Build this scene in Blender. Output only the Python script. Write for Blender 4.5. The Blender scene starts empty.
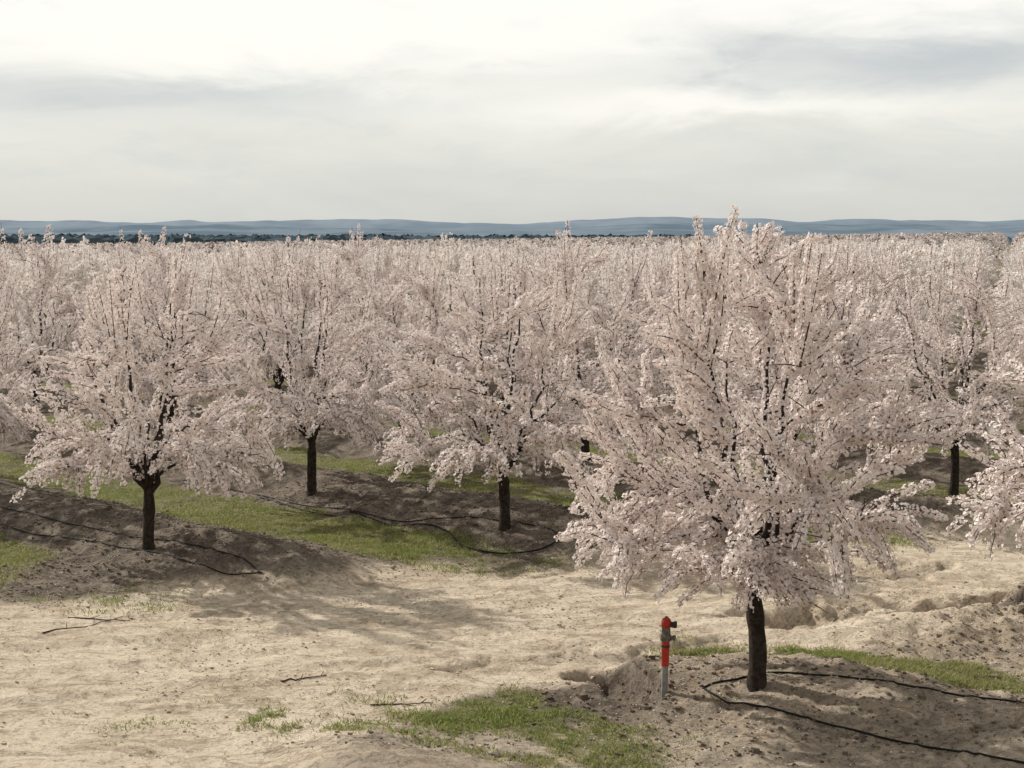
import bpy, math
import numpy as np
from mathutils import Vector

rng = np.random.default_rng(11)
scene = bpy.context.scene
COL = scene.collection
CAM_H = 4.4
F = 1600.0
PITCH = math.atan(146.0 / F)

# ------------------------------------------------------------------ helpers
def vn(x, y, seed=0):
    xi = np.floor(x).astype(np.int64); yi = np.floor(y).astype(np.int64)
    xf = x - xi; yf = y - yi
    u = xf * xf * (3 - 2 * xf); v = yf * yf * (3 - 2 * yf)
    def h(a, b):
        n = (a * 374761393 + b * 668265263 + seed * 97463477) & 0xffffffff
        n = ((n ^ (n >> 13)) * 1274126177) & 0xffffffff
        return ((n ^ (n >> 16)) & 0xffff) / 65535.0
    a = h(xi, yi); b = h(xi + 1, yi); c = h(xi, yi + 1); d = h(xi + 1, yi + 1)
    return (a * (1 - u) + b * u) * (1 - v) + (c * (1 - u) + d * u) * v

def fbm(x, y, oct=4, seed=0):
    s = 0; a = 0.5; tot = 0
    for i in range(oct):
        s = s + a * vn(x * 2 ** i + 17.3 * i, y * 2 ** i + 9.1 * i, seed + i)
        tot += a; a *= 0.5
    return s / tot

def sstep(a, b, x):
    t = np.clip((x - a) / (b - a), 0, 1)
    return t * t * (3 - 2 * t)

def mesh_quads(name, V, Q, mats, midx=None, col=None, smooth=False):
    me = bpy.data.meshes.new(name)
    V = np.ascontiguousarray(V, dtype=np.float32).reshape(-1, 3)
    Q = np.ascontiguousarray(Q, dtype=np.int32).reshape(-1, 4)
    me.vertices.add(len(V)); me.vertices.foreach_set("co", V.ravel())
    me.loops.add(Q.size); me.loops.foreach_set("vertex_index", Q.ravel())
    me.polygons.add(len(Q))
    me.polygons.foreach_set("loop_start", np.arange(0, Q.size, 4, dtype=np.int32))
    for m in mats:
        me.materials.append(m)
    if midx is not None:
        me.polygons.foreach_set("material_index", np.asarray(midx, dtype=np.int32))
    me.polygons.foreach_set("use_smooth", np.full(len(Q), smooth, dtype=bool))
    me.update(calc_edges=True)
    if col is not None:
        at = me.color_attributes.new("tint", 'FLOAT_COLOR', 'POINT')
        at.data.foreach_set("color", np.ascontiguousarray(col, dtype=np.float32).ravel())
    return me

def obj(name, me, parent=None, **props):
    o = bpy.data.objects.new(name, me)
    COL.objects.link(o)
    if parent is not None:
        o.parent = parent
    for k, v in props.items():
        o[k] = v
    return o

def tube(P, R, k=6, cap=False):
    P = np.asarray(P, float); n = len(P)
    R = np.broadcast_to(np.asarray(R, float), (n,))
    T = np.gradient(P, axis=0); T /= np.linalg.norm(T, axis=1)[:, None] + 1e-9
    ref = np.array([0.13, 0.97, 0.2]) if abs(T[:, 1]).mean() < 0.7 else np.array([0.97, 0.1, 0.2])
    A = np.cross(T, ref); A /= np.linalg.norm(A, axis=1)[:, None] + 1e-9
    B = np.cross(T, A)
    an = np.arange(k) * 2 * math.pi / k
    V = P[:, None, :] + R[:, None, None] * (np.cos(an)[None, :, None] * A[:, None, :] + np.sin(an)[None, :, None] * B[:, None, :])
    i = np.arange(n - 1)[:, None] * k; j = np.arange(k)[None, :]; j2 = (j + 1) % k
    Q = np.stack([i + j, i + j2, i + k + j2, i + k + j], -1).reshape(-1, 4)
    return V.reshape(-1, 3), Q

class Acc:
    def __init__(s): s.V = []; s.Q = []; s.M = []; s.C = []; s.n = 0
    def add(s, V, Q, m=0, C=None):
        V = np.asarray(V).reshape(-1, 3); Q = np.asarray(Q).reshape(-1, 4)
        s.V.append(V); s.Q.append(Q + s.n); s.n += len(V)
        s.M.append(np.full(len(Q), m))
        s.C.append(np.ones((len(V), 4)) if C is None else np.asarray(C).reshape(-1, 4))
    def mesh(s, name, mats, smooth=False, col=True):
        return mesh_quads(name, np.concatenate(s.V), np.concatenate(s.Q), mats, np.concatenate(s.M),
                          np.concatenate(s.C) if col else None, smooth)

# ------------------------------------------------------------------ material helper
def mat_new(name):
    m = bpy.data.materials.new(name); m.use_nodes = True
    nt = m.node_tree; nt.nodes.clear()
    out = nt.nodes.new('ShaderNodeOutputMaterial')
    return m, nt, out

def N(nt, t, **kw):
    n = nt.nodes.new(t)
    for k, v in kw.items():
        setattr(n, k, v)
    return n

def math_n(nt, op, a, b=None, c=None, clamp=False):
    n = nt.nodes.new('ShaderNodeMath'); n.operation = op; n.use_clamp = clamp
    for i, x in enumerate((a, b, c)):
        if x is None: continue
        if isinstance(x, (int, float)): n.inputs[i].default_value = x
        else: nt.links.new(x, n.inputs[i])
    return n.outputs[0]

def mixc(nt, fac, a, b, mode='MIX'):
    n = nt.nodes.new('ShaderNodeMix'); n.data_type = 'RGBA'; n.blend_type = mode
    for s, x in ((n.inputs[0], fac), (n.inputs[6], a), (n.inputs[7], b)):
        if isinstance(x, (int, float)): s.default_value = x
        elif isinstance(x, tuple): s.default_value = (x[0], x[1], x[2], 1)
        else: nt.links.new(x, s)
    return n.outputs[2]

def noise(nt, scale, detail=4, rough=0.6, vec=None, dist=0.0):
    n = nt.nodes.new('ShaderNodeTexNoise'); n.inputs['Scale'].default_value = scale
    n.inputs['Detail'].default_value = detail; n.inputs['Roughness'].default_value = rough
    n.inputs['Distortion'].default_value = dist
    if vec is not None: nt.links.new(vec, n.inputs['Vector'])
    return n.outputs['Fac']

def maprange(nt, x, a, b, c=0.0, d=1.0, smooth=True):
    n = nt.nodes.new('ShaderNodeMapRange')
    if smooth: n.interpolation_type = 'SMOOTHSTEP'
    nt.links.new(x, n.inputs[0])
    for i, v in enumerate((a, b, c, d)): n.inputs[i + 1].default_value = v
    return n.outputs[0]

def simple_mat(name, c1, c2, scale=8, rough=0.8, bump=0.3, bscale=40, metallic=0.0, spec=0.4):
    m, nt, out = mat_new(name)
    tc = N(nt, 'ShaderNodeTexCoord').outputs['Object']
    f = noise(nt, scale, 5, 0.65, tc)
    f = maprange(nt, f, 0.35, 0.65)
    c = mixc(nt, f, c1, c2)
    b = N(nt, 'ShaderNodeBsdfPrincipled'); b.inputs['Roughness'].default_value = rough
    b.inputs['Metallic'].default_value = metallic; b.inputs['Specular IOR Level'].default_value = spec
    nt.links.new(c, b.inputs['Base Color'])
    bp = N(nt, 'ShaderNodeBump'); bp.inputs['Strength'].default_value = bump; bp.inputs['Distance'].default_value = 0.02
    nt.links.new(noise(nt, bscale, 5, 0.7, tc), bp.inputs['Height'])
    nt.links.new(bp.outputs[0], b.inputs['Normal'])
    nt.links.new(b.outputs[0], out.inputs[0])
    return m

M_bark = simple_mat("bark", (0.022, 0.016, 0.013), (0.06, 0.045, 0.036), 14, 0.9, 0.9, 45, spec=.15)
M_twig = simple_mat("twig_bark", (0.032, 0.021, 0.017), (0.065, 0.042, 0.032), 14, 0.85, 0.2, 60, spec=.15)

def petal_mat(name, trans=0.35):
    m, nt, out = mat_new(name)
    at = N(nt, 'ShaderNodeAttribute', attribute_name='tint')
    d = N(nt, 'ShaderNodeBsdfDiffuse'); t = N(nt, 'ShaderNodeBsdfTranslucent')
    nt.links.new(at.outputs['Color'], d.inputs['Color']); nt.links.new(at.outputs['Color'], t.inputs['Color'])
    mx = N(nt, 'ShaderNodeMixShader'); mx.inputs[0].default_value = trans
    nt.links.new(d.outputs[0], mx.inputs[1]); nt.links.new(t.outputs[0], mx.inputs[2])
    nt.links.new(mx.outputs[0], out.inputs[0])
    return m
M_petal = petal_mat("blossom_petals", 0.24)
M_grass = petal_mat("grass_blades", 0.45)

# ------------------------------------------------------------------ terrain
U = np.array([0.72, -0.694]); W = np.array([0.694, 0.72])
ROW0, ROWS = 12.8, 4.7

def st(x, y):
    return x * U[0] + y * U[1], x * W[0] + y * W[1]

def poly_dist(x, y, pts):
    best = np.full(np.shape(x), 1e9)
    for (ax, ay), (bx, by) in zip(pts[:-1], pts[1:]):
        dx, dy = bx - ax, by - ay
        t = np.clip(((x - ax) * dx + (y - ay) * dy) / (dx * dx + dy * dy), 0, 1)
        best = np.minimum(best, np.hypot(x - ax - t * dx, y - ay - t * dy))
    return best

def slope(x, y):
    return 0.012 * np.clip(x, -100, 100) * sstep(30, 130, np.hypot(x, y))

# points, width, depth, jitter
DITCH = [([(-0.6, 16.0), (-0.2, 16.45), (0.3, 16.4), (0.7, 16.65), (1.1, 16.55), (1.5, 16.9), (2.3, 17.2)], 0.18, 0.045, .5),
         ([(0.82, 15.72), (1.0, 15.45), (1.12, 15.15), (1.18, 14.95)], 0.32, 0.26, .25),
         ([(2.9, 18.1), (3.6, 18.5), (4.1, 18.7), (4.7, 18.9), (5.3, 18.75), (6.4, 19.3)], 0.50, 0.19, .9),
         ([(4.3, 18.6), (4.8, 18.3), (5.3, 18.4), (5.8, 18.0)], 0.30, 0.10, .8),
         ([(4.4, 20.7), (5.0, 20.8), (5.7, 21.2)], 0.40, 0.09, .9)]
MOUND = [([(4.2, 17.7), (4.9, 17.8), (6.0, 18.3)], 0.45, 0.18)]
GLINE = [(1.9, 16.75), (2.9, 16.35), (4.1, 15.85), (5.6, 15.1), (7.5, 14.0)]

def masks(x, y):
    s, t = st(x, y)
    wob = (fbm(x * 0.7, y * 0.7, 4, 3) - 0.5) * 2.4
    far = sstep(-0.7, 0.9, y - (21.2 + 0.38 * x) + wob)
    near = sstep(-0.5, 0.6, 15.2 + 0.5 * x - y + wob * 0.6) * sstep(-2.4, -1.0, x + 0.3 * wob)
    blk = np.maximum(far, near)
    tt = (t + 0.15 * (fbm(s * 0.5, t * 0.2, 3, 8) - 0.5) * 2 - ROW0) / ROWS
    dr = np.abs(tt - np.round(tt)) * ROWS
    berm = np.exp(-(dr / 0.95) ** 2) * blk
    lo = 1.28 + 0.35 * near
    fn = fbm(x * 1.3, y * 1.3, 4, 21) - 0.5
    g = sstep(0, 1, (dr + 0.8 * fn - lo) / .4) * blk
    patch = sstep(0.36, 0.56, fbm(x * 1.1 + 5, y * 1.1, 5, 33))
    grass = g * (0.58 + 0.42 * patch)
    isnear = (near > 0) & (far < .3)
    grass = grass * (1 - isnear * (t > 12.8))
    grass = grass * (1 - sstep(.9, 1.5, x) * (y < 15.2) * (t < 12.5))
    grass = grass * (1 - sstep(-6.9, -6.0, x + .4 * wob) * (t < 11.7) * far * (1 - near))
    grass = grass * (1 - sstep(-.9, .1, x + .4 * wob) * (t < 16.7) * far)
    gl = 1 - sstep(.18, .65, poly_dist(x, y, GLINE) + 1.0 * fn)
    grass = np.maximum(grass, gl * (.35 + .6 * patch))
    e = np.exp(-(((x + 2.2) / 1.3) ** 2 + ((y - 14.5) / 0.5) ** 2)) + 0.6 * np.exp(-(((x + 0.5) / 1.8) ** 2 + ((y - 14.1) / 0.4) ** 2))
    weeds = .6 * sstep(0.50, 0.7, fbm(x * 2.6, y * 2.6, 4, 55)) * np.clip(e, 0, 1)
    grass = np.maximum(grass, weeds)
    grass = np.maximum(grass, .85 * np.exp(-(((x + .1) / 1.3) ** 2 + ((y - 13.58 + .25 * x + .8 * fn) / .5) ** 2) ** 2) * (.4 + .6 * patch))
    grass = grass * (1 - 0.9 * np.exp(-(((x - 0.8) / 0.7) ** 2 + ((y - 15.1) / 0.75) ** 2)))
    return blk, berm, grass, far, near

def jit(x, y, a):
    return x + (fbm(x * 2.6, y * 2.6, 5, 91) - 0.5) * a, y + (fbm(x * 2.6, y * 2.6, 5, 92) - 0.5) * a

def Hn(x, y):
    x = np.asarray(x, float); y = np.asarray(y, float)
    blk, berm, grass, far, near = masks(x, y)
    fade = 1 - sstep(60, 90, np.hypot(x, y))
    z = (0.30 + .07 * far) * berm
    z = z + (fbm(x * 0.5, y * 0.5, 3, 2) - 0.5) * 0.11
    bank = np.exp(-(((x - 5.2) / 2.0) ** 2 + ((y - 18.3) / 1.5) ** 2) ** 2)
    rough = 0.24 + 0.9 * blk * (1 - grass) + 1.1 * bank
    z = z + (fbm(x * 3.1, y * 3.1, 5, 4) - 0.5) * 0.10 * rough
    z = z + (fbm(x * 9, y * 9, 3, 6) - 0.5) * 0.045 * (rough + .12)
    er = fbm(x * 1.6 + 3, y * 2.4, 5, 61)
    z = z - 0.012 * sstep(.56, .60, er) * (1 - blk)
    r = (y - 0.36 * x) / 1.063
    al = (x + .36 * y) / 1.063
    road = 1 - blk
    for c, wd_, dp in ((15.6, .12, .022), (16.6, .14, .028), (17.5, .13, .028), (18.4, .14, .022)):
        dd = (r - c + 0.9 * (fbm(al * 0.22 + c, c + r * 0, 2, 71) - 0.5)) / wd_
        z = z - dp * np.exp(-dd * dd) * road * (.7 + .3 * np.sin(al * 40) * np.exp(-dd * dd))
        z = z + 0.014 * np.exp(-(np.abs(dd) - 1.9) ** 2 * 2) * road
    jx, jy = jit(x, y, .5)
    for pts, w, d in MOUND:
        z = z + d * np.exp(-(poly_dist(jx, jy, pts) / w) ** 2)
    for pts, w, d, ja in DITCH:
        dd = poly_dist(*jit(x, y, ja), pts)
        z = z - d * (1 - sstep(w * 0.35, w, dd)) * (.4 + 1.2 * fbm(x * 1.7, y * 1.7, 3, 95))
        z = z + 0.02 * np.exp(-((dd - w * 1.3) / (w * 0.4)) ** 2)
    return z * fade + slope(x, y)

def ditchmask(x, y):
    m = np.zeros(np.shape(x))
    for i, (pts, w, d, ja) in enumerate(DITCH):
        m = np.maximum(m, (1 - sstep(w * 0.4, w * 1.15, poly_dist(*jit(x, y, ja), pts))) * (1.9 if i == 1 else 1))
    return m

def H1(x, y):
    return float(Hn(np.array([x]), np.array([y]))[0])

def pix(px, py):
    dx = (px - 512) / F; v = (py - 384) / F
    fy = math.cos(PITCH) - v * math.sin(PITCH); fz = -math.sin(PITCH) - v * math.cos(PITCH)
    z = 0.0
    for _ in range(12):
        k = (z - CAM_H) / fz
        x, y = dx * k, fy * k
        z = 0.5 * z + 0.5 * H1(x, y)
    return x, y, H1(x, y)

def geo(a, b, first):
    out = []; x = a; stp = first
    while x < b:
        x += stp; stp *= 1.22; out.append(x)
    return np.array(out)

gx = np.arange(-9, 9.001, 0.04)
ext = geo(9, 7000, 0.08)
gx = np.concatenate([-ext[::-1], gx, ext])
gy = np.concatenate([np.arange(12.4, 20, 0.038), np.arange(20, 32, 0.08), np.arange(32, 60, 0.25)])
gy = np.concatenate([-geo(-12.4, 400, 0.1)[::-1], gy, geo(60, 9500, 0.4)])
X, Y = np.meshgrid(gx, gy)
Z = Hn(X, Y)
nx, ny = len(gx), len(gy)
ii = np.arange(ny - 1)[:, None] * nx; jj = np.arange(nx - 1)[None, :]
Q = np.stack([ii + jj, ii + jj + 1, ii + nx + jj + 1, ii + nx + jj], -1).reshape(-1, 4)
blk, berm, grass, far, near = masks(X, Y)
dm = ditchmask(X, Y)
darkblob = .85 * np.exp(-(((X - 0.35) / 0.8) ** 2 + ((Y - 14.75) / 0.45) ** 2))
darkblob = np.maximum(darkblob, 0.45 * dm)
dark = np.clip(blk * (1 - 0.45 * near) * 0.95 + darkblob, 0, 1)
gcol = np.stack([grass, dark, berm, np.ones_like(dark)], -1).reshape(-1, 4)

m, nt, out = mat_new("soil_and_dirt")
at = N(nt, 'ShaderNodeAttribute', attribute_name='tint')
sep = N(nt, 'ShaderNodeSeparateColor'); nt.links.new(at.outputs['Color'], sep.inputs[0])
gr, dk, bm = sep.outputs[0], sep.outputs[1], sep.outputs[2]
pos = N(nt, 'ShaderNodeNewGeometry').outputs['Position']
mp = N(nt, 'ShaderNodeMapping'); mp.inputs['Rotation'].default_value = (0, 0, -math.atan(.36)); mp.inputs['Scale'].default_value = (.35, 1.6, 1)
nt.links.new(pos, mp.inputs[0])
n_str = noise(nt, 2.2, 6, 0.68, mp.outputs[0], 0.8)
n_big = noise(nt, 0.7, 5, 0.6, pos, 0.4); n_mid = noise(nt, 3.5, 6, 0.68, pos, 0.6); n_fine = noise(nt, 22, 6, 0.75, pos)
n_xf = noise(nt, 90, 3, 0.7, pos)
n_pat = noise(nt, 1.3, 8, 0.72, pos, 1.0)
n_crust = noise(nt, 9, 6, 0.75, pos, 1.2)
pale = mixc(nt, maprange(nt, n_mid, 0.34, 0.58), (0.47, 0.375, 0.27), (0.65, 0.545, 0.415))
pale = mixc(nt, maprange(nt, n_big, 0.42, 0.60, 0, .8), pale, (0.70, 0.595, 0.46))
pale = mixc(nt, maprange(nt, n_str, 0.53, 0.64, 0, .65), pale, (0.35, 0.27, 0.195))
pale = mixc(nt, maprange(nt, n_str, 0.42, 0.34, 0, .6), pale, (0.75, 0.655, 0.53))
pale = mixc(nt, maprange(nt, n_pat, 0.55, 0.61, 0, .45), pale, (0.36, 0.275, 0.195))
pale = mixc(nt, maprange(nt, n_crust, 0.57, 0.64, 0, .40), pale, (0.31, 0.235, 0.165))
pale = mixc(nt, maprange(nt, n_fine, 0.52, 0.62, 0, 0.5), pale, (0.28, 0.215, 0.15))
pale = mixc(nt, maprange(nt, n_xf, 0.57, 0.63, 0, 0.4), pale, (0.18, 0.135, 0.10))
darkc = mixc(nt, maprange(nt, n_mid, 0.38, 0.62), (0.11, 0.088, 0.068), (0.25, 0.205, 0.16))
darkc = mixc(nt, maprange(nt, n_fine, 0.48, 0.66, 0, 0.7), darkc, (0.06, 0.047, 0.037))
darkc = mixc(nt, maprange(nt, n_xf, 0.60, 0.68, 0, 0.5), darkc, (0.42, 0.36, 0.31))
grc = mixc(nt, maprange(nt, n_fine, 0.38, 0.62), (0.10, 0.10, 0.033), (0.19, 0.20, 0.07))
grc = mixc(nt, maprange(nt, n_mid, 0.48, 0.60, 0, .7), grc, (0.23, 0.20, 0.12))
jn = math_n(nt, 'MULTIPLY_ADD', math_n(nt, 'SUBTRACT', n_mid, 0.5), 1.2, 0.0)
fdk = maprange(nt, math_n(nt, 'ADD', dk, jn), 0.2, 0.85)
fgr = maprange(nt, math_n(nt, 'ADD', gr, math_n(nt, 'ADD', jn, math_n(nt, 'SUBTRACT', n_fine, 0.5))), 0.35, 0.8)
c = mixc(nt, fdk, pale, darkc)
c = mixc(nt, fgr, c, grc)
b = N(nt, 'ShaderNodeBsdfPrincipled'); b.inputs['Roughness'].default_value = 0.95
b.inputs['Specular IOR Level'].default_value = 0.1
nt.links.new(c, b.inputs['Base Color'])
hh = math_n(nt, 'ADD', math_n(nt, 'MULTIPLY', n_fine, 0.75), math_n(nt, 'ADD', math_n(nt, 'ADD', math_n(nt, 'MULTIPLY', n_mid, .7), math_n(nt, 'MULTIPLY', n_str, .5)), math_n(nt, 'MULTIPLY', n_xf, 0.3)))
hh = math_n(nt, 'ADD', hh, math_n(nt, 'ADD', maprange(nt, n_pat, .59, .54, 0, .3), maprange(nt, n_crust, .62, .56, 0, .25)))
bp = N(nt, 'ShaderNodeBump'); bp.inputs['Strength'].default_value = 1.0; bp.inputs['Distance'].default_value = 0.045
nt.links.new(hh, bp.inputs['Height']); nt.links.new(bp.outputs[0], b.inputs['Normal'])
nt.links.new(b.outputs[0], out.inputs[0])
M_ground = m
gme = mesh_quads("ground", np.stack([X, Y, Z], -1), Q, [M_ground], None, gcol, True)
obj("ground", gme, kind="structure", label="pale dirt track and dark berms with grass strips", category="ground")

# ------------------------------------------------------------------ trees
def bez(p0, c, p1, n):
    t = np.linspace(0, 1, n)[:, None]
    return (1 - t) ** 2 * p0 + 2 * t * (1 - t) * c + t ** 2 * p1

def make_tree(seed, n_lat, n_shoot, fl_per_m, fr, tops=18, sleeve=.04, simple=False, petals=5, ztop=4.8, hero=False):
    r = np.random.default_rng(seed)
    ph = r.uniform(0, 6.28, 4)
    def env(z, az):
        base = np.interp(z, [.85, 1.05, 1.35, 1.8, 2.5, 3.2, 3.8, 4.15, 4.35], [1.1, 1.6, 1.88, 1.9, 1.75, 1.45, 1.05, .65, .2])
        if hero:
            c = math.cos(az); s_ = math.sin(az)
            lo_ = max(0., min(1., (2.1 - z) / .7))
            mid = math.exp(-((z - 2.3) / .55) ** 2)
            f = 1 + .07 * math.sin(5 * az + ph[2] + 2.2 * z)
            f *= 1 - lo_ * (.34 * max(c, 0) + .25 * max(-s_, 0)) + mid * .16 * max(c, 0)
            return base * f
        return base * (1 + .12 * np.sin(2 * az + ph[0]) + .09 * np.sin(3 * az + ph[1]) + .10 * np.sin(5 * az + ph[2] + 2.2 * z))
    def sample(n, lo, hi, clump=True, z0=.9, z1=4.3):
        res = []
        while len(res) < n:
            z = r.uniform(z0, z1); az = r.uniform(0, 2 * math.pi)
            R = env(z, az)
            if r.uniform() > (R / 2.2): continue
            fr_ = lo + (hi - lo) * math.sqrt(r.uniform())
            if z < 1.1 and fr_ < .3: continue
            x, y = R * fr_ * math.cos(az), R * fr_ * math.sin(az)
            if clump:
                v = math.sin(x * 3.1 + ph[0]) * math.sin(y * 3.3 + ph[1]) * math.sin(z * 2.9 + ph[2]) + 0.5 * math.sin(x * 6.7 + ph[2]) * math.sin(z * 6.1 + ph[3]) * math.sin(y * 6.3)
                if v > 0.14 and r.uniform() < 0.95: continue
            res.append((x, y, z))
        return np.array(res)
    trunk = Acc(); crown = Acc()
    nodes = []; tans = []; rads = []
    lines = []
    th = 0.95
    lean = r.uniform(-.05, .05, 2)
    zz = np.linspace(-0.12, th, 12)
    TP = np.stack([lean[0] * zz / th + .012 * np.sin(zz * 6 + ph[0]), lean[1] * zz / th + .012 * np.sin(zz * 5 + ph[1]), zz], -1)
    TR = 0.080 + .04 * np.exp(-(zz + .1) / .09) - 0.012 * (zz > .85) + r.uniform(-.006, .006, 12)
    trunk.add(*tube(TP, TR, 14))
    def addline(P, R):
        P = np.asarray(P); T = np.gradient(P, axis=0); T /= np.linalg.norm(T, axis=1)[:, None]
        nodes.append(P[1:]); tans.append(T[1:]); rads.append(np.asarray(R)[1:])
    def wig(P, a):
        w = r.normal(0, a, P.shape); w[0] = 0; w[-1] = 0
        return P + w
    ns = 6
    for i in range(ns):
        az = i * 2 * math.pi / ns + r.uniform(-.35, .35)
        z1 = r.uniform(3.3, 4.1) if i % 2 else r.uniform(2.8, 3.7)
        Rt = env(z1, az) * r.uniform(.35, .7)
        z0 = r.uniform(.75, .95)
        o = np.array([math.cos(az), math.sin(az), 0])
        p0 = np.array([lean[0], lean[1], 0]) * z0 / th + np.array([0, 0, z0]) 
        p1 = o * Rt + np.array([0, 0, z1])
        cpt = p0 + o * Rt * r.uniform(.6, .9) + np.array([0, 0, (z1 - z0) * .4])
        P = wig(bez(p0, cpt, p1, 14), .028)
        R = .008 + .038 * np.linspace(1, 0, 14) ** 1.2
        trunk.add(*tube(P, R, 8)); addline(P, R)
        lines.append((P, .75, .36))
    nl = 10
    for i in range(nl):
        az = i * 2 * math.pi / nl + r.uniform(-.25, .25)
        z1 = r.uniform(1.2, 2.1); Rt = env(z1, az) * r.uniform(.45, .75)
        z0 = r.uniform(.85, 1.4)
        o = np.array([math.cos(az), math.sin(az), 0])
        p0 = np.array([0, 0, z0]) + o * (.0 if z0 < .95 else .1)
        p1 = o * Rt + np.array([0, 0, z1])
        cpt = o * Rt * .55 + np.array([0, 0, max(z0, z1) + .3])
        P = wig(bez(p0, cpt, p1, 11), .022)
        R = .007 + .017 * np.linspace(1, 0, 11)
        trunk.add(*tube(P, R, 7)); addline(P, R)
        lines.append((P, .9, .18))
    def attach(t, NP, want=0.0):
        d = np.linalg.norm(NP - t, axis=1)
        nr = np.hypot(NP[:, 0], NP[:, 1]); tr = math.hypot(t[0], t[1])
        w = .9 if t[2] > 1.7 else 0.0
        cost = np.abs(d - want) + w * np.maximum(0, NP[:, 2] - t[2] + .1) + .8 * np.maximum(0, nr - tr)
        return int(np.argmin(cost))
    NP = np.concatenate(nodes); NT = np.concatenate(tans); NR = np.concatenate(rads)
    for t in sample(n_lat, .4, .8, False):
        i = attach(t, NP); p0 = NP[i]; L = np.linalg.norm(t - p0)
        if L < .15: continue
        cpt = p0 + (t - p0) * .5 + NT[i] * L * .18 + np.array([0, 0, .15 * L if t[2] < 2 else -.08 * L])
        P = wig(bez(p0, cpt, t, 8), .014)
        R = np.linspace(min(.018, NR[i] * .7), .005, 8)
        crown.add(*tube(P, R, 4)); addline(P, R)
        lines.append((P, .9, .15))
    NP = np.concatenate(nodes); NT = np.concatenate(tans); NR = np.concatenate(rads)
    shoots = np.concatenate([sample(n_shoot, .3, 1.0, True), sample(int(n_shoot * .28), .35, 1.0, False, .95, 1.7),
                             sample(int(n_shoot * .12), .15, .6, False, 1.15, 1.9)])
    for t in shoots:
        i = attach(t, NP, .6); p0 = NP[i]; d = t - p0; L = np.linalg.norm(d)
        if L < 1e-3: continue
        low = t[2] < 2.0
        up = np.array([0, 0, 1.0])
        o = np.array([p0[0], p0[1], 0]); o /= np.linalg.norm(o) + .2
        d = d / L + NT[i] * .2 + (up * .25 + o * .22 if not low else -up * .14 + o * .25) + r.normal(0, .10, 3)
        d /= np.linalg.norm(d)
        L = min(max(L, .40), .9 if not hero else .85) * r.uniform(.85, 1.2)
        p1 = p0 + d * L
        if low: cpt = p0 + d * L * .5 + up * .20 * L; p1 = p1 - up * .14 * L
        elif r.uniform() < .5: cpt = p0 + d * L * .5 + up * .16 * L; p1 = p1 - up * .08 * L
        else: cpt = p0 + d * L * .55 - up * .07 * L; p1 = p1 + up * .08 * L
        zmin = (.72 + .14 * r.uniform()) if not hero else (.92 + .15 * r.uniform())
        p1[2] = max(p1[2], zmin)
        if p1[2] > 4.45: p1[2] = 4.45 - r.uniform(0, .25)
        P = wig(bez(p0, cpt, p1, 7), .009)
        R = np.linspace(.0075, .0035, 7)
        if not simple: crown.add(*tube(P, R, 3))
        lines.append((P, r.uniform(.85, 1.2), .0))
    for k in range(0 if simple else 60):
        i = r.integers(len(NP)); p0 = NP[i]
        if p0[2] > 3.6: continue
        d = NT[i] * .6 + r.normal(0, .5, 3) + np.array([0, 0, .4]); d /= np.linalg.norm(d)
        crown.add(*tube(bez(p0, p0 + d * .15 + r.normal(0, .02, 3), p0 + d * r.uniform(.2, .4), 4), np.linspace(.008, .003, 4), 3))
    hi = np.where(NP[:, 2] > 2.9)[0]
    for k in range(tops):
        i = hi[r.integers(len(hi))]; p0 = NP[i]
        zt = r.uniform(4.3, ztop) if r.uniform() < .5 else r.uniform(4.1, 4.45)
        L = min(max(zt - p0[2], .35), 1.2)
        o = np.array([p0[0], p0[1], 0]) * .25
        d = np.array([0, 0, 1.]) + o + r.normal(0, .10, 3); d /= np.linalg.norm(d)
        p1 = p0 + d * L; p1[2] = min(p1[2], ztop)
        P = bez(p0, (p0 + p1) / 2 + r.normal(0, .035, 3), p1, 8)
        crown.add(*tube(P, np.linspace(.008, .003, 8), 4))
        lines.append((P if r.uniform() < .75 else P[:7], r.uniform(.65, 1.0), .0))
    PP = []; DD = []; SH = []
    for P, dens, f0 in lines:
        seg = np.linalg.norm(np.diff(P, axis=0), axis=1); L = seg.sum() * (1 - f0)
        n = r.poisson(L * fl_per_m * dens)
        if n == 0: continue
        ncl = max(3, int(L / .025)); cl = (np.arange(ncl) + r.uniform(0, 1, ncl)) / ncl * (1 - f0) + f0
        u = np.clip(cl[r.integers(ncl, size=n)] + r.normal(0, .012 / max(L, .1), n), f0, 1)
        fi = u * (len(P) - 1); a = np.minimum(fi.astype(int), len(P) - 2); w = (fi - a)[:, None]
        q = P[a] * (1 - w) + P[a + 1] * w
        T = P[a + 1] - P[a]; T /= np.linalg.norm(T, axis=1)[:, None]
        rd = r.normal(0, 1, (n, 3)); rd -= T * (rd * T).sum(1)[:, None]; rd /= np.linalg.norm(rd, axis=1)[:, None]
        taper = 1.0 - .38 * u ** 3
        lump = 1 + .22 * np.sin(u * L * 38 + r.uniform(0, 6))
        q = q + rd * ((sleeve * np.clip(r.normal(1, .13, n), .5, 1.3)) * taper * lump)[:, None]
        nn = rd + T * .15 + r.normal(0, .16, (n, 3)); nn /= np.linalg.norm(nn, axis=1)[:, None]
        PP.append(q); DD.append(nn); SH.append(np.full(n, r.uniform(.93, 1.0)))
    PP = np.concatenate(PP); DD = np.concatenate(DD); SH = np.concatenate(SH)
    n = len(PP)
    A = np.cross(DD, np.array([.31, .52, .79])); A /= np.linalg.norm(A, axis=1)[:, None] + 1e-9
    B = np.cross(DD, A)
    size = fr * r.uniform(.75, 1.2, n)
    bud = r.uniform(0, 1, n) < (.07 if not simple else .04); size[bud] *= .6
    a0 = r.uniform(0, 6.28, n)
    base = np.array([.955, .935, .905]) * np.ones((n, 1))
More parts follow.
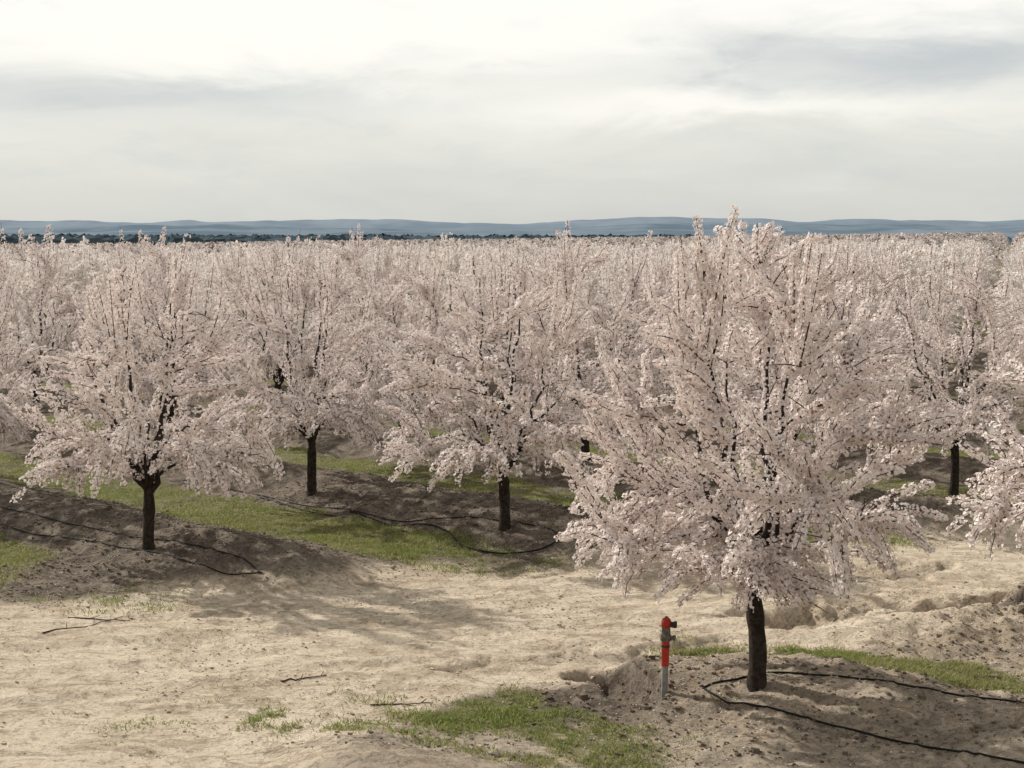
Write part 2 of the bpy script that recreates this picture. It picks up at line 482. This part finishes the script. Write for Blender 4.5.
    pk = r.uniform(0, 1, n)[:, None] ** 2
    base = base * (1 - pk) + np.array([.94, .87, .84]) * pk
    base *= (r.uniform(.95, 1.0, n) * SH)[:, None]
    base[bud] = np.array([.36, .21, .18])
    cup = r.uniform(.05, .35, n)
    if simple:
        V = np.zeros((n, 4, 3)); C = np.ones((n, 4, 4)); C[:, :, :3] = base[:, None, :] * np.array([.98, .95, .935])
        for k in range(4):
            an = a0 + k * math.pi / 2
            V[:, k] = PP + size[:, None] * (np.cos(an)[:, None] * A + np.sin(an)[:, None] * B) + (size * cup * (k % 2))[:, None] * DD
        crown.add(V, np.arange(n * 4).reshape(-1, 4), 1, C)
    else:
        kp = petals; nv = 1 + 2 * kp
        V = np.zeros((n, nv, 3)); C = np.ones((n, nv, 4))
        V[:, 0] = PP; C[:, 0, :3] = base * np.array([.86, .69, .65])
        for k in range(kp):
            for off, rr, lift, ix in ((0, .66, .6, 1 + 2 * k), (math.pi / kp, 1.0, 1.0, 2 + 2 * k)):
                an = a0 + k * 2 * math.pi / kp + off
                V[:, ix] = PP + (size * rr)[:, None] * (np.cos(an)[:, None] * A + np.sin(an)[:, None] * B) + (size * cup * lift)[:, None] * DD
                C[:, ix, :3] = base
        bi = np.arange(n) * nv
        Qs = [np.stack([bi, bi + 1 + 2 * k, bi + 2 + 2 * k, bi + 1 + (2 * k + 2) % (2 * kp)], -1) for k in range(kp)]
        crown.add(V, np.concatenate(Qs), 1, C)
    tm = trunk.mesh("almond_trunk", [M_bark], True, False)
    cm = crown.mesh("almond_crown", [M_twig, M_petal], False)
    return tm, cm

hero = make_tree(101, 60, 260, 350, .0170, tops=24, sleeve=.050, ztop=4.65, petals=4, hero=True)
variants = [make_tree(200 + i, 42, 180, 170, .0240, tops=16, sleeve=.055, petals=3, ztop=4.85) for i in range(5)]
lods = [make_tree(300 + i, 34, 145, 62, .044, tops=14, sleeve=.060, simple=True, ztop=4.85) for i in range(4)]

placed = []
def add_tree(x, y, mesh, rot, sc, label, z=None, name="almond_tree"):
    z = H1(x, y) if z is None else z
    e = bpy.data.objects.new(name, None); e.empty_display_size = .3
    COL.objects.link(e)
    e.location = (x, y, z); e.rotation_euler = (0, 0, rot); e.scale = sc
    e["label"] = label; e["category"] = "tree"; e["group"] = "almond trees in the orchard"
    for nm, me in (("trunk", mesh[0]), ("crown", mesh[1])):
        o = bpy.data.objects.new(nm, me); COL.objects.link(o); o.parent = e
    placed.append((x, y))
    return e

LB = "almond tree in full white-pink blossom on a soil berm"
x, y, _ = pix(757, 686)
add_tree(x, y, hero, 0.0, (1.02, 1.02, .97), "almond tree in full bloom beside the red-topped irrigation riser")
man = [((149, 548), 0, 0.4, .97, .90, "almond tree in full bloom on a dark berm beside the track"),
       ((505, 527), 3, 2.0, .97, .89, "almond tree in full bloom at the end of a soil berm"),
       ((312, 493), 2, 4.2, .95, .90, LB), ((404, 468), 1, 1.1, .94, .87, LB), ((953, 495), 4, 3.3, .96, .89, LB)]
for (p, vi, rot, s, hz, lb) in man:
    x, y, _ = pix(*p)
    add_tree(x, y, variants[vi], rot, (s, s, hz), lb)
add_tree(6.8, 17.4, variants[0], 2.6, (1.14, 1.14, .93), "almond tree in full bloom with low spreading branches by the track")

cand = []
for k in range(-2, 110):
    for mth in range(-150, 60):
        s = -19.4 + 2.35 * (k % 2) + 4.7 * mth; t = ROW0 + ROWS * k
        x = s * U[0] + t * W[0]; y = s * U[1] + t * W[1]
        if y < 22.6 + .35 * x or y > 460: continue
        if abs(x) > .325 * y + 2.5: continue
        x += rng.normal(0, .16); y += rng.normal(0, .16)
        if y < 27 and x < -7: x -= .75
        if min((x - a) ** 2 + (y - b) ** 2 for a, b in placed[:7]) < 3.0 ** 2: continue
        cand.append((math.hypot(x, y), x, y))
cand.sort()
NI = 290
for i, (d, x, y) in enumerate(cand[:NI]):
    s = rng.uniform(.86, 1.02)
    v = variants[rng.integers(5)] if d < 44 else lods[rng.integers(4)]
    hz = rng.uniform(.79, .93) * (1.0 if d < 60 else .98)
    add_tree(x, y, v, rng.uniform(0, 6.28), (s, s, hz), LB)
print("individual", len(placed), "to dist", cand[NI][0], "rest", len(cand) - NI)

# distant canopy as one mass
rest = cand[NI:]
nf = 130
n = len(rest)
cx = np.array([c[1] for c in rest]); cy = np.array([c[2] for c in rest])
hs = rng.uniform(.76, .91, n)
zf = np.interp(rng.uniform(0, 1, (n, nf)), [0, .25, .8, 1], [1.2, 2.8, 4.2, 4.8])
Rf = np.interp(zf, [1.2, 2.5, 3.2, 3.9, 4.4, 4.8], [1.7, 1.6, 1.35, .95, .5, .12]) * np.sqrt(rng.uniform(.1, 1, (n, nf)))
az = rng.uniform(0, 6.28, (n, nf))
Pc = np.stack([cx[:, None] + Rf * np.cos(az), cy[:, None] + Rf * np.sin(az), zf * hs[:, None]], -1)
Pc[..., 2] += slope(cx, cy)[:, None]
Pc = Pc.reshape(-1, 3); m_ = len(Pc)
Dn = rng.normal(0, 1, (m_, 3)); Dn /= np.linalg.norm(Dn, axis=1)[:, None]
A = np.cross(Dn, rng.normal(0, 1, (m_, 3))); A /= np.linalg.norm(A, axis=1)[:, None]; B = np.cross(Dn, A)
sa = rng.uniform(.04, .09, m_)[:, None]; sb = rng.uniform(.10, .26, m_)[:, None]
V = np.stack([Pc - A * sa - B * sb, Pc + A * sa - B * sb * .7, Pc + A * sa * .8 + B * sb, Pc - A * sa + B * sb * .8], 1)
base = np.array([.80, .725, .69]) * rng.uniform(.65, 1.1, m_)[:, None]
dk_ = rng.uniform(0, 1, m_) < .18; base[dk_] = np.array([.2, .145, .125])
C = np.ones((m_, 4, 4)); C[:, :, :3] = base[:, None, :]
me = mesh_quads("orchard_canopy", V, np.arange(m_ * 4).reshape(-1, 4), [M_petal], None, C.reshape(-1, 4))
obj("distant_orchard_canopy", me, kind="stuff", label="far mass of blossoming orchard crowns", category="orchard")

# ------------------------------------------------------------------ far woodland belt and hills
a = Acc()
nb = 1500
for i in range(nb):
    bx = rng.uniform(-420, 420); by = rng.uniform(760, 900)
    hgt = rng.uniform(5.2, 7.2) * (1.0 if bx < -60 else (.95 if bx < 90 else .8)); w = rng.uniform(4, 11)
    nn_, kk = 5, 7
    zz = np.linspace(0, 1, nn_)
    P = np.stack([np.full(nn_, bx), np.full(nn_, by), zz * hgt], -1) + np.array([0, 0, -1.0])
    Rr = w * np.array([.8, 1, .95, .7, .1]) * rng.uniform(.8, 1.2, nn_)
    v, q = tube(P, Rr, kk); v = v + rng.normal(0, .4, v.shape)
    a.add(v, q)
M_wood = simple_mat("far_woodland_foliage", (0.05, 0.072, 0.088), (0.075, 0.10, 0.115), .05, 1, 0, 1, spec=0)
obj("distant_woodland", a.mesh("distant_woodland", [M_wood], False, False), kind="stuff", label="dark blue-green belt of far trees", category="woodland")

M_hill, nt, out = mat_new("haze_tinted_hills")
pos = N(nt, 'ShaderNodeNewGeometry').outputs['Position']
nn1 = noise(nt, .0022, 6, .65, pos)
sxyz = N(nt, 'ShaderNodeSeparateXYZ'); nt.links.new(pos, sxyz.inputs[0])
c = mixc(nt, maprange(nt, nn1, .40, .60), (.11, .15, .19), (.17, .21, .25))  # atmospheric haze baked into the blue-grey base colours, paler on the farthest ridge
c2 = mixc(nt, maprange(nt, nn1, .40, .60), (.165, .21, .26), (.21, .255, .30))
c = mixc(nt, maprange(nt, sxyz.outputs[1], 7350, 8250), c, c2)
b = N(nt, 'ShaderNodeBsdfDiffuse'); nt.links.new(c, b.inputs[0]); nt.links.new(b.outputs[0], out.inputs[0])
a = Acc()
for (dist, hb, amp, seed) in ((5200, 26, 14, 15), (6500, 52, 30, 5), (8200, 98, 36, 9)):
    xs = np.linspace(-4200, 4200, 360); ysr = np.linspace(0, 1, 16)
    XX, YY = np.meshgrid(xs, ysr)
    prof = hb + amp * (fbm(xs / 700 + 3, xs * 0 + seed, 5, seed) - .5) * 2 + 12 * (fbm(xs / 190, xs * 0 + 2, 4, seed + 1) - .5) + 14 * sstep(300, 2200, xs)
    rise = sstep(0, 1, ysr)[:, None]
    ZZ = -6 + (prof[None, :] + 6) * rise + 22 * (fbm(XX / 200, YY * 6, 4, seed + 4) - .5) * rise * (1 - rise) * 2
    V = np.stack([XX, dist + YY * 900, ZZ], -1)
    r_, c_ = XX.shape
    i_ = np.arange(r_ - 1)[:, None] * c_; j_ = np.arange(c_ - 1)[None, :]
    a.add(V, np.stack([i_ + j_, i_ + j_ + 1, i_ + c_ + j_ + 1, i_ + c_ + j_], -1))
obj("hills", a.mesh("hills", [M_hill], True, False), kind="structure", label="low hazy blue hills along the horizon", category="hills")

# ------------------------------------------------------------------ grass blades
def scatter(n, x0, x1, y0, y1):
    return rng.uniform(x0, x1, n), rng.uniform(y0, y1, n)
gxs, gys = [], []
for (n, x0, x1, y0, y1) in ((500000, -5.5, 7, 12.8, 19), (500000, -8.5, 9.5, 19, 25), (300000, -12, 12, 25, 36)):
    x, y = scatter(n, x0, x1, y0, y1)
    _, _, g, _, _ = masks(x, y)
    cl = fbm(x * 5, y * 5, 3, 44) * .6 + fbm(x * 1.7, y * 1.7, 3, 45) * .4
    k = (rng.uniform(0, 1, n) < g * sstep(.34, .58, cl) * 1.15) & (np.abs(x) < .33 * y + .5)
    gxs.append(x[k]); gys.append(y[k])
gxp = np.concatenate(gxs); gyp = np.concatenate(gys); n = len(gxp)
gz = Hn(gxp, gyp)
hgt = rng.uniform(.012, .045, n) * (.6 + .8 * fbm(gxp * 2, gyp * 2, 2, 77)); wd = rng.uniform(.004, .007, n)
an = rng.uniform(0, 6.28, n); ln = rng.normal(0, .8, (n, 2)) * hgt[:, None]
dx, dy = np.cos(an) * wd, np.sin(an) * wd
V = np.stack([np.stack([gxp - dx, gyp - dy, gz - .005], -1), np.stack([gxp + dx, gyp + dy, gz - .005], -1),
              np.stack([gxp + dx * .3 + ln[:, 0], gyp + dy * .3 + ln[:, 1], gz + hgt], -1),
              np.stack([gxp - dx * .3 + ln[:, 0], gyp - dy * .3 + ln[:, 1], gz + hgt], -1)], 1)
hue = sstep(.35, .65, fbm(gxp * .9, gyp * .9, 3, 101))[:, None]
tn = rng.uniform(0, 1, n)[:, None]; dry = (rng.uniform(0, 1, n) < .14 + .2 * hue[:, 0])[:, None]
gc = (np.array([.15, .185, .052]) * (1 - tn) + np.array([.28, .32, .10]) * tn) * (1 - hue) + (np.array([.18, .20, .065]) * (1 - tn) + np.array([.31, .33, .125]) * tn) * hue
gc = np.where(dry, np.array([.40, .35, .20]), gc)
C = np.ones((n, 4, 4)); C[:, :, :3] = gc[:, None, :]
me = mesh_quads("grass", V, np.arange(n * 4).reshape(-1, 4), [M_grass], None, C.reshape(-1, 4))
obj("grass", me, kind="stuff", label="short green grass strips between orchard rows", category="grass")

# fallen petals
px_, py_ = scatter(90000, -10, 10, 13, 34)
dmin = np.full(len(px_), 99.)
for (tx, ty) in placed[:60]:
    dmin = np.minimum(dmin, np.hypot(px_ - tx, py_ - ty))
k = rng.uniform(0, 1, len(px_)) < np.exp(-(dmin / 1.9) ** 2) * .5 + .01
px_, py_ = px_[k], py_[k]; n = len(px_); pz = Hn(px_, py_) + .008
an = rng.uniform(0, 6.28, n); s = rng.uniform(.006, .011, n)
ca, sa_ = np.cos(an) * s, np.sin(an) * s
tz = rng.normal(0, .003, (n, 4))
V = np.stack([np.stack([px_ + ca, py_ + sa_, pz + tz[:, 0]], -1), np.stack([px_ - sa_, py_ + ca, pz + tz[:, 1]], -1),
              np.stack([px_ - ca, py_ - sa_, pz + tz[:, 2]], -1), np.stack([px_ + sa_, py_ - ca, pz + tz[:, 3]], -1)], 1)
C = np.ones((n, 4, 4)); C[:, :, :3] = np.array([.72, .62, .58])
me = mesh_quads("petals", V, np.arange(n * 4).reshape(-1, 4), [M_petal], None, C.reshape(-1, 4))
obj("fallen_petals", me, kind="stuff", label="fallen blossom petals scattered on the soil", category="petals")

# clods
cxs, cys = scatter(60000, -8, 9, 13, 27)
bl, bmk, g, _, _ = masks(cxs, cys)
cln = sstep(.45, .62, fbm(cxs * 1.2, cys * 1.2, 3, 83))
bank = np.exp(-(((cxs - 5.2) / 2.0) ** 2 + ((cys - 18.3) / 1.5) ** 2) ** 2)
pr = .05 + .42 * cln * (1 - bl) + .45 * bl * (1 - g) + .8 * ditchmask(cxs, cys) + .6 * bank + .5 * np.exp(-(((cxs - .6) / .8) ** 2 + ((cys - 14.9) / .7) ** 2))
k = rng.uniform(0, 1, len(cxs)) < pr
cxs, cys = cxs[k], cys[k]; n = len(cxs); cz = Hn(cxs, cys)
bc = masks(cxs, cys)[0][:, None]
s = (.005 + rng.gamma(1.1, .0058, n)) * (.62 + .4 * bc[:, 0])
cube = np.array([[-1, -1, -1], [1, -1, -1], [1, 1, -1], [-1, 1, -1], [-1, -1, 1], [1, -1, 1], [1, 1, 1], [-1, 1, 1]], float)
V = cube[None] * s[:, None, None] * rng.uniform(.35, 1.0, (n, 8, 3)) * np.array([1, 1, .7])
an = rng.uniform(0, 6.28, n); R_ = np.stack([np.stack([np.cos(an), -np.sin(an)], -1), np.stack([np.sin(an), np.cos(an)], -1)], 1)
V[..., :2] = np.einsum('nij,nkj->nki', R_, V[..., :2])
V += np.stack([cxs, cys, cz + s * .2], -1)[:, None, :]
fq = np.array([[0, 3, 2, 1], [4, 5, 6, 7], [0, 1, 5, 4], [1, 2, 6, 5], [2, 3, 7, 6], [3, 0, 4, 7]])
Qc = fq[None] + (np.arange(n) * 8)[:, None, None]
cc = (np.array([.44, .35, .25]) * (1 - bc) + np.array([.18, .145, .11]) * bc) * rng.uniform(.55, 1.25, (n, 1))
C = np.ones((n, 8, 4)); C[:, :, :3] = cc[:, None, :]
M_clod, nt, out = mat_new("soil_clods")
at = N(nt, 'ShaderNodeAttribute', attribute_name='tint'); b = N(nt, 'ShaderNodeBsdfDiffuse')
nt.links.new(at.outputs['Color'], b.inputs[0]); nt.links.new(b.outputs[0], out.inputs[0])
me = mesh_quads("clods", V, Qc, [M_clod], None, C.reshape(-1, 4))
obj("soil_clods", me, kind="stuff", label="small clods and pebbles of loose soil", category="soil clods")

# ------------------------------------------------------------------ hoses
M_hose = simple_mat("black_polyethylene", (.010, .010, .011), (.022, .020, .02), 6, .75, .1, 30, spec=.12)
def catmull(P, n=14):
    P = np.asarray(P, float); P = np.concatenate([[2 * P[0] - P[1]], P, [2 * P[-1] - P[-2]]])
    o = []
    for i in range(1, len(P) - 2):
        for t in np.linspace(0, 1, n, endpoint=False):
            o.append(.5 * ((2 * P[i]) + (-P[i - 1] + P[i + 1]) * t + (2 * P[i - 1] - 5 * P[i] + 4 * P[i + 1] - P[i + 2]) * t * t + (-P[i - 1] + 3 * P[i] - 3 * P[i + 1] + P[i + 2]) * t ** 3))
    o.append(P[-2]); return np.array(o)
hoses = [[(703, 689), (716, 683), (735, 680), (757, 677), (800, 674), (850, 678), (905, 688), (960, 698), (1060, 716)],
         [(703, 689), (715, 695), (740, 703), (770, 708), (820, 724), (880, 738), (960, 752), (1060, 774)],
         [(-60, 490), (0, 508), (50, 519), (95, 530), (150, 538), (205, 549), (245, 562), (262, 573)],
         [(-60, 508), (0, 524), (60, 536), (110, 547), (170, 556), (215, 568), (250, 574), (262, 573)],
         [(225, 488), (290, 503), (350, 510), (400, 522), (450, 519), (500, 522), (548, 529), (562, 540)],
         [(350, 512), (390, 527), (420, 525), (446, 532), (465, 548), (500, 555), (540, 551), (562, 540)],
         [(260, 498), (320, 514), (380, 524), (410, 533)]]
for hi_, hp in enumerate(hoses):
    g = np.array([pix(*p)[:2] for p in hp])
    c = catmull(g); z = Hn(c[:, 0], c[:, 1])
    z = np.convolve(np.pad(z, 4, mode='edge'), np.ones(9) / 9, 'valid')
    z = np.maximum(z, Hn(c[:, 0], c[:, 1]) - .008) + (.022 if hi_ == 5 else .009)
    v, q = tube(np.column_stack([c, z]), .0102 if hi_ < 2 else (.012 if hi_ == 5 else .009), 8)
    obj("drip_hose", mesh_quads("drip_hose", v, q, [M_hose], smooth=True), label="black irrigation drip hose lying along a soil berm", category="hose", group="drip hoses along the orchard rows")

# fallen sticks
for (p, q_) in (((38, 634), (112, 620)), ((372, 706), (432, 703)), ((70, 618), (130, 621)), ((285, 682), (330, 676))):
    a0 = np.array(pix(*p)); a1 = np.array(pix(*q_))
    P = np.linspace(a0, a1, 9); P[:, :2] += rng.normal(0, .02, (9, 2)); P[:, 2] = Hn(P[:, 0], P[:, 1]) + .008
    acc = Acc(); acc.add(*tube(P, np.linspace(.008, .004, 9), 6))
    for kk in (3, 6):
        d = (a1 - a0) * .15; br = np.linspace(P[kk], P[kk] + np.array([d[0] * .8 - d[1], d[1] + d[0] * .5, .03]), 4)
        acc.add(*tube(br, np.linspace(.005, .003, 4), 5))
    obj("fallen_branch", acc.mesh("fallen_branch", [M_twig], True, False), label="thin dry branch lying on the dirt track", category="branch", group="fallen branches")

# ------------------------------------------------------------------ irrigation riser
M_red = simple_mat("red_paint", (.52, .045, .028), (.36, .035, .022), 24, .6, .2, 60, spec=.25)
M_gal = simple_mat("galvanised_pipe", (.20, .20, .19), (.32, .31, .29), 18, .6, .15, 60, .2)
M_rust = simple_mat("dull_brass", (.11, .09, .075), (.20, .17, .14), 25, .6, .3, 60, .3)
M_blk = simple_mat("black_rubber", (.02, .018, .018), (.045, .04, .038), 20, .6, .1, 50)
rx, ry, rz = pix(664, 699)
e = bpy.data.objects.new("irrigation_riser", None); COL.objects.link(e)
e.location = (rx, ry, rz); e.rotation_euler = (0, math.radians(1.2), math.radians(-12))
e["label"] = "red-topped metal irrigation riser with side outlet beside tree"; e["category"] = "irrigation valve"
def lathe(prof, axis='z', off=(0, 0, 0), k=20):
    P = np.array([[0, 0, z] for z, _ in prof], float); R = np.array([r for _, r in prof])
    an = np.arange(k) * 2 * math.pi / k
    V = np.stack([R[:, None] * np.cos(an), R[:, None] * np.sin(an), np.broadcast_to(P[:, 2:3], (len(R), k))], -1)
    if axis == 'x': V = V[..., [2, 1, 0]]
    i = np.arange(len(R) - 1)[:, None] * k; j = np.arange(k)[None]
    Q = np.stack([i + j, i + (j + 1) % k, i + k + (j + 1) % k, i + k + j], -1).reshape(-1, 4)
    return V.reshape(-1, 3) + np.array(off), Q
def part(name, items, mat, smooth=False):
    acc = Acc()
    for v, q in items: acc.add(v, q)
    me = acc.mesh(name, [mat], smooth, False)
    return obj(name, me, e)
part("pipe", [lathe([(-.30, .031), (.36, .031), (.37, .031), (.37, .0)])], M_gal, True)
part("sleeve", [lathe([(.325, .0315), (.325, .036), (.34, .037), (.56, .037), (.57, .034), (.57, .0)])], M_red)
part("band", [lathe([(.510, .037), (.510, .041), (.525, .041), (.525, .037)])], M_blk)
part("fitting", [lathe([(.565, .028), (.565, .048), (.58, .052), (.62, .052), (.635, .048), (.635, .040), (.65, .043), (.68, .043), (.70, .038), (.70, 0)], k=8),
                 lathe([(0.03, .022), (.070, .022), (.070, .029), (.09, .029), (.095, .02), (.095, 0)], 'x', (0, 0, .60), 8)], M_rust)
part("valve_head", [lathe([(.695, .030), (.70, .042), (.71, .047), (.755, .047), (.78, .038), (.79, .024), (.793, 0)])], M_red, True)
part("outlet", [lathe([(.03, .026), (.075, .026), (.075, .034), (.10, .034), (.10, .024), (.08, .022), (.075, 0)], 'x', (0, 0, .73), 16)], M_blk)
part("cap", [lathe([(.788, .016), (.803, .016), (.808, .0)], k=6)], M_rust)

# ------------------------------------------------------------------ light, sky, camera
SUN_EL = math.radians(36); SX, SY = -.765, .644; az = math.atan2(SX, SY)
w = bpy.data.worlds.new("World"); scene.world = w; w.use_nodes = True
nt = w.node_tree; nt.nodes.clear()
out = nt.nodes.new('ShaderNodeOutputWorld')
sky = nt.nodes.new('ShaderNodeTexSky'); sky.sky_type = 'NISHITA'; sky.sun_disc = False
sky.sun_elevation = SUN_EL; sky.sun_rotation = az
bg1 = nt.nodes.new('ShaderNodeBackground'); bg1.inputs[1].default_value = .08
nt.links.new(sky.outputs[0], bg1.inputs[0])
tc = nt.nodes.new('ShaderNodeTexCoord').outputs['Generated']
sp = nt.nodes.new('ShaderNodeSeparateXYZ'); nt.links.new(tc, sp.inputs[0])
AZ = math_n(nt, 'ARCTAN2', sp.outputs[0], sp.outputs[1]); EL = math_n(nt, 'ARCSINE', sp.outputs[2])
cb = nt.nodes.new('ShaderNodeCombineXYZ')
nt.links.new(math_n(nt, 'MULTIPLY', AZ, 6.0), cb.inputs[0]); nt.links.new(math_n(nt, 'MULTIPLY', EL, 24.0), cb.inputs[1])
n1 = noise(nt, 1.0, 6, .58, cb.outputs[0], .5)
cb2 = nt.nodes.new('ShaderNodeCombineXYZ')
nt.links.new(math_n(nt, 'MULTIPLY', AZ, 11.0), cb2.inputs[0]); nt.links.new(math_n(nt, 'MULTIPLY', EL, 36.0), cb2.inputs[1])
n2 = noise(nt, 1.0, 5, .55, cb2.outputs[0], .4)
rp = nt.nodes.new('ShaderNodeValToRGB'); cr = rp.color_ramp
elj = math_n(nt, 'ADD', EL, math_n(nt, 'MULTIPLY', math_n(nt, 'SUBTRACT', n1, .5), .10))
nt.links.new(math_n(nt, 'MULTIPLY', elj, 5.0, clamp=True), rp.inputs[0])
stops = [(0.0, (.61, .615, .59)), (.18, (.68, .685, .645)), (.34, (.79, .785, .73)), (.50, (.92, .905, .845)), (.66, (1.0, .98, .92)), (1, (.95, .94, .90))]
cr.elements[0].position, cr.elements[0].color = stops[0][0], (*stops[0][1], 1)
cr.elements[1].position, cr.elements[1].color = stops[-1][0], (*stops[-1][1], 1)
for p, c_ in stops[1:-1]:
    el_ = cr.elements.new(p); el_.color = (*c_, 1)
def blob(a0, e0, sa, se, amt):
    x_ = math_n(nt, 'DIVIDE', math_n(nt, 'SUBTRACT', math_n(nt, 'ADD', AZ, math_n(nt, 'MULTIPLY', math_n(nt, 'SUBTRACT', n2, .5), .18)), a0), sa)
    y_ = math_n(nt, 'DIVIDE', math_n(nt, 'SUBTRACT', math_n(nt, 'ADD', EL, math_n(nt, 'MULTIPLY', math_n(nt, 'SUBTRACT', n1, .5), .07)), e0), se)
    r2 = math_n(nt, 'ADD', math_n(nt, 'MULTIPLY', x_, x_), math_n(nt, 'MULTIPLY', y_, y_))
    return math_n(nt, 'MULTIPLY', math_n(nt, 'EXPONENT', math_n(nt, 'MULTIPLY', r2, -1.0)), amt)
dark_f = math_n(nt, 'ADD', blob(.25, .108, .16, .020, 1.0), blob(-.24, .083, .17, .012, .75), clamp=True)
dark_f = math_n(nt, 'ADD', dark_f, maprange(nt, n2, .5, .72, 0, .32), clamp=True)
ccol = mixc(nt, dark_f, rp.outputs[0], (.56, .59, .60))
br = math_n(nt, 'ADD', blob(.12, .078, .14, .010, .85), blob(-.12, .125, .2, .016, .9), clamp=True)
ccol = mixc(nt, br, ccol, (1.0, .975, .91))
dirf = maprange(nt, sp.outputs[1], -.6, .85, .60, 1.0)
zen = maprange(nt, sp.outputs[2], .25, .9, 1.0, .82)
ccol = mixc(nt, 1.0, ccol, math_n(nt, 'MULTIPLY', dirf, zen), 'MULTIPLY')
bg2 = nt.nodes.new('ShaderNodeBackground'); nt.links.new(ccol, bg2.inputs[0]); bg2.inputs[1].default_value = 1.06
mx = nt.nodes.new('ShaderNodeMixShader'); mx.inputs[0].default_value = .95
nt.links.new(bg1.outputs[0], mx.inputs[1]); nt.links.new(bg2.outputs[0], mx.inputs[2])
nt.links.new(mx.outputs[0], out.inputs[0])

sl = bpy.data.lights.new("sun", 'SUN'); sl.energy = 5.0; sl.angle = math.radians(1.0); sl.color = (1, .96, .885)
so = bpy.data.objects.new("sun", sl); COL.objects.link(so)
tow = Vector((SX * math.cos(SUN_EL), SY * math.cos(SUN_EL), math.sin(SUN_EL)))
so.rotation_euler = (-tow).to_track_quat('-Z', 'Y').to_euler(); so.location = (0, 0, 50)

cd = bpy.data.cameras.new("camera"); cd.lens = 56.25; cd.sensor_width = 36; cd.clip_end = 30000; cd.clip_start = .1
co = bpy.data.objects.new("camera", cd); COL.objects.link(co)
co.location = (0, 0, CAM_H); co.rotation_euler = (math.pi / 2 - PITCH, 0, 0)
scene.camera = co
scene.view_settings.view_transform = 'Standard'; scene.view_settings.look = 'None'; scene.view_settings.exposure = 0
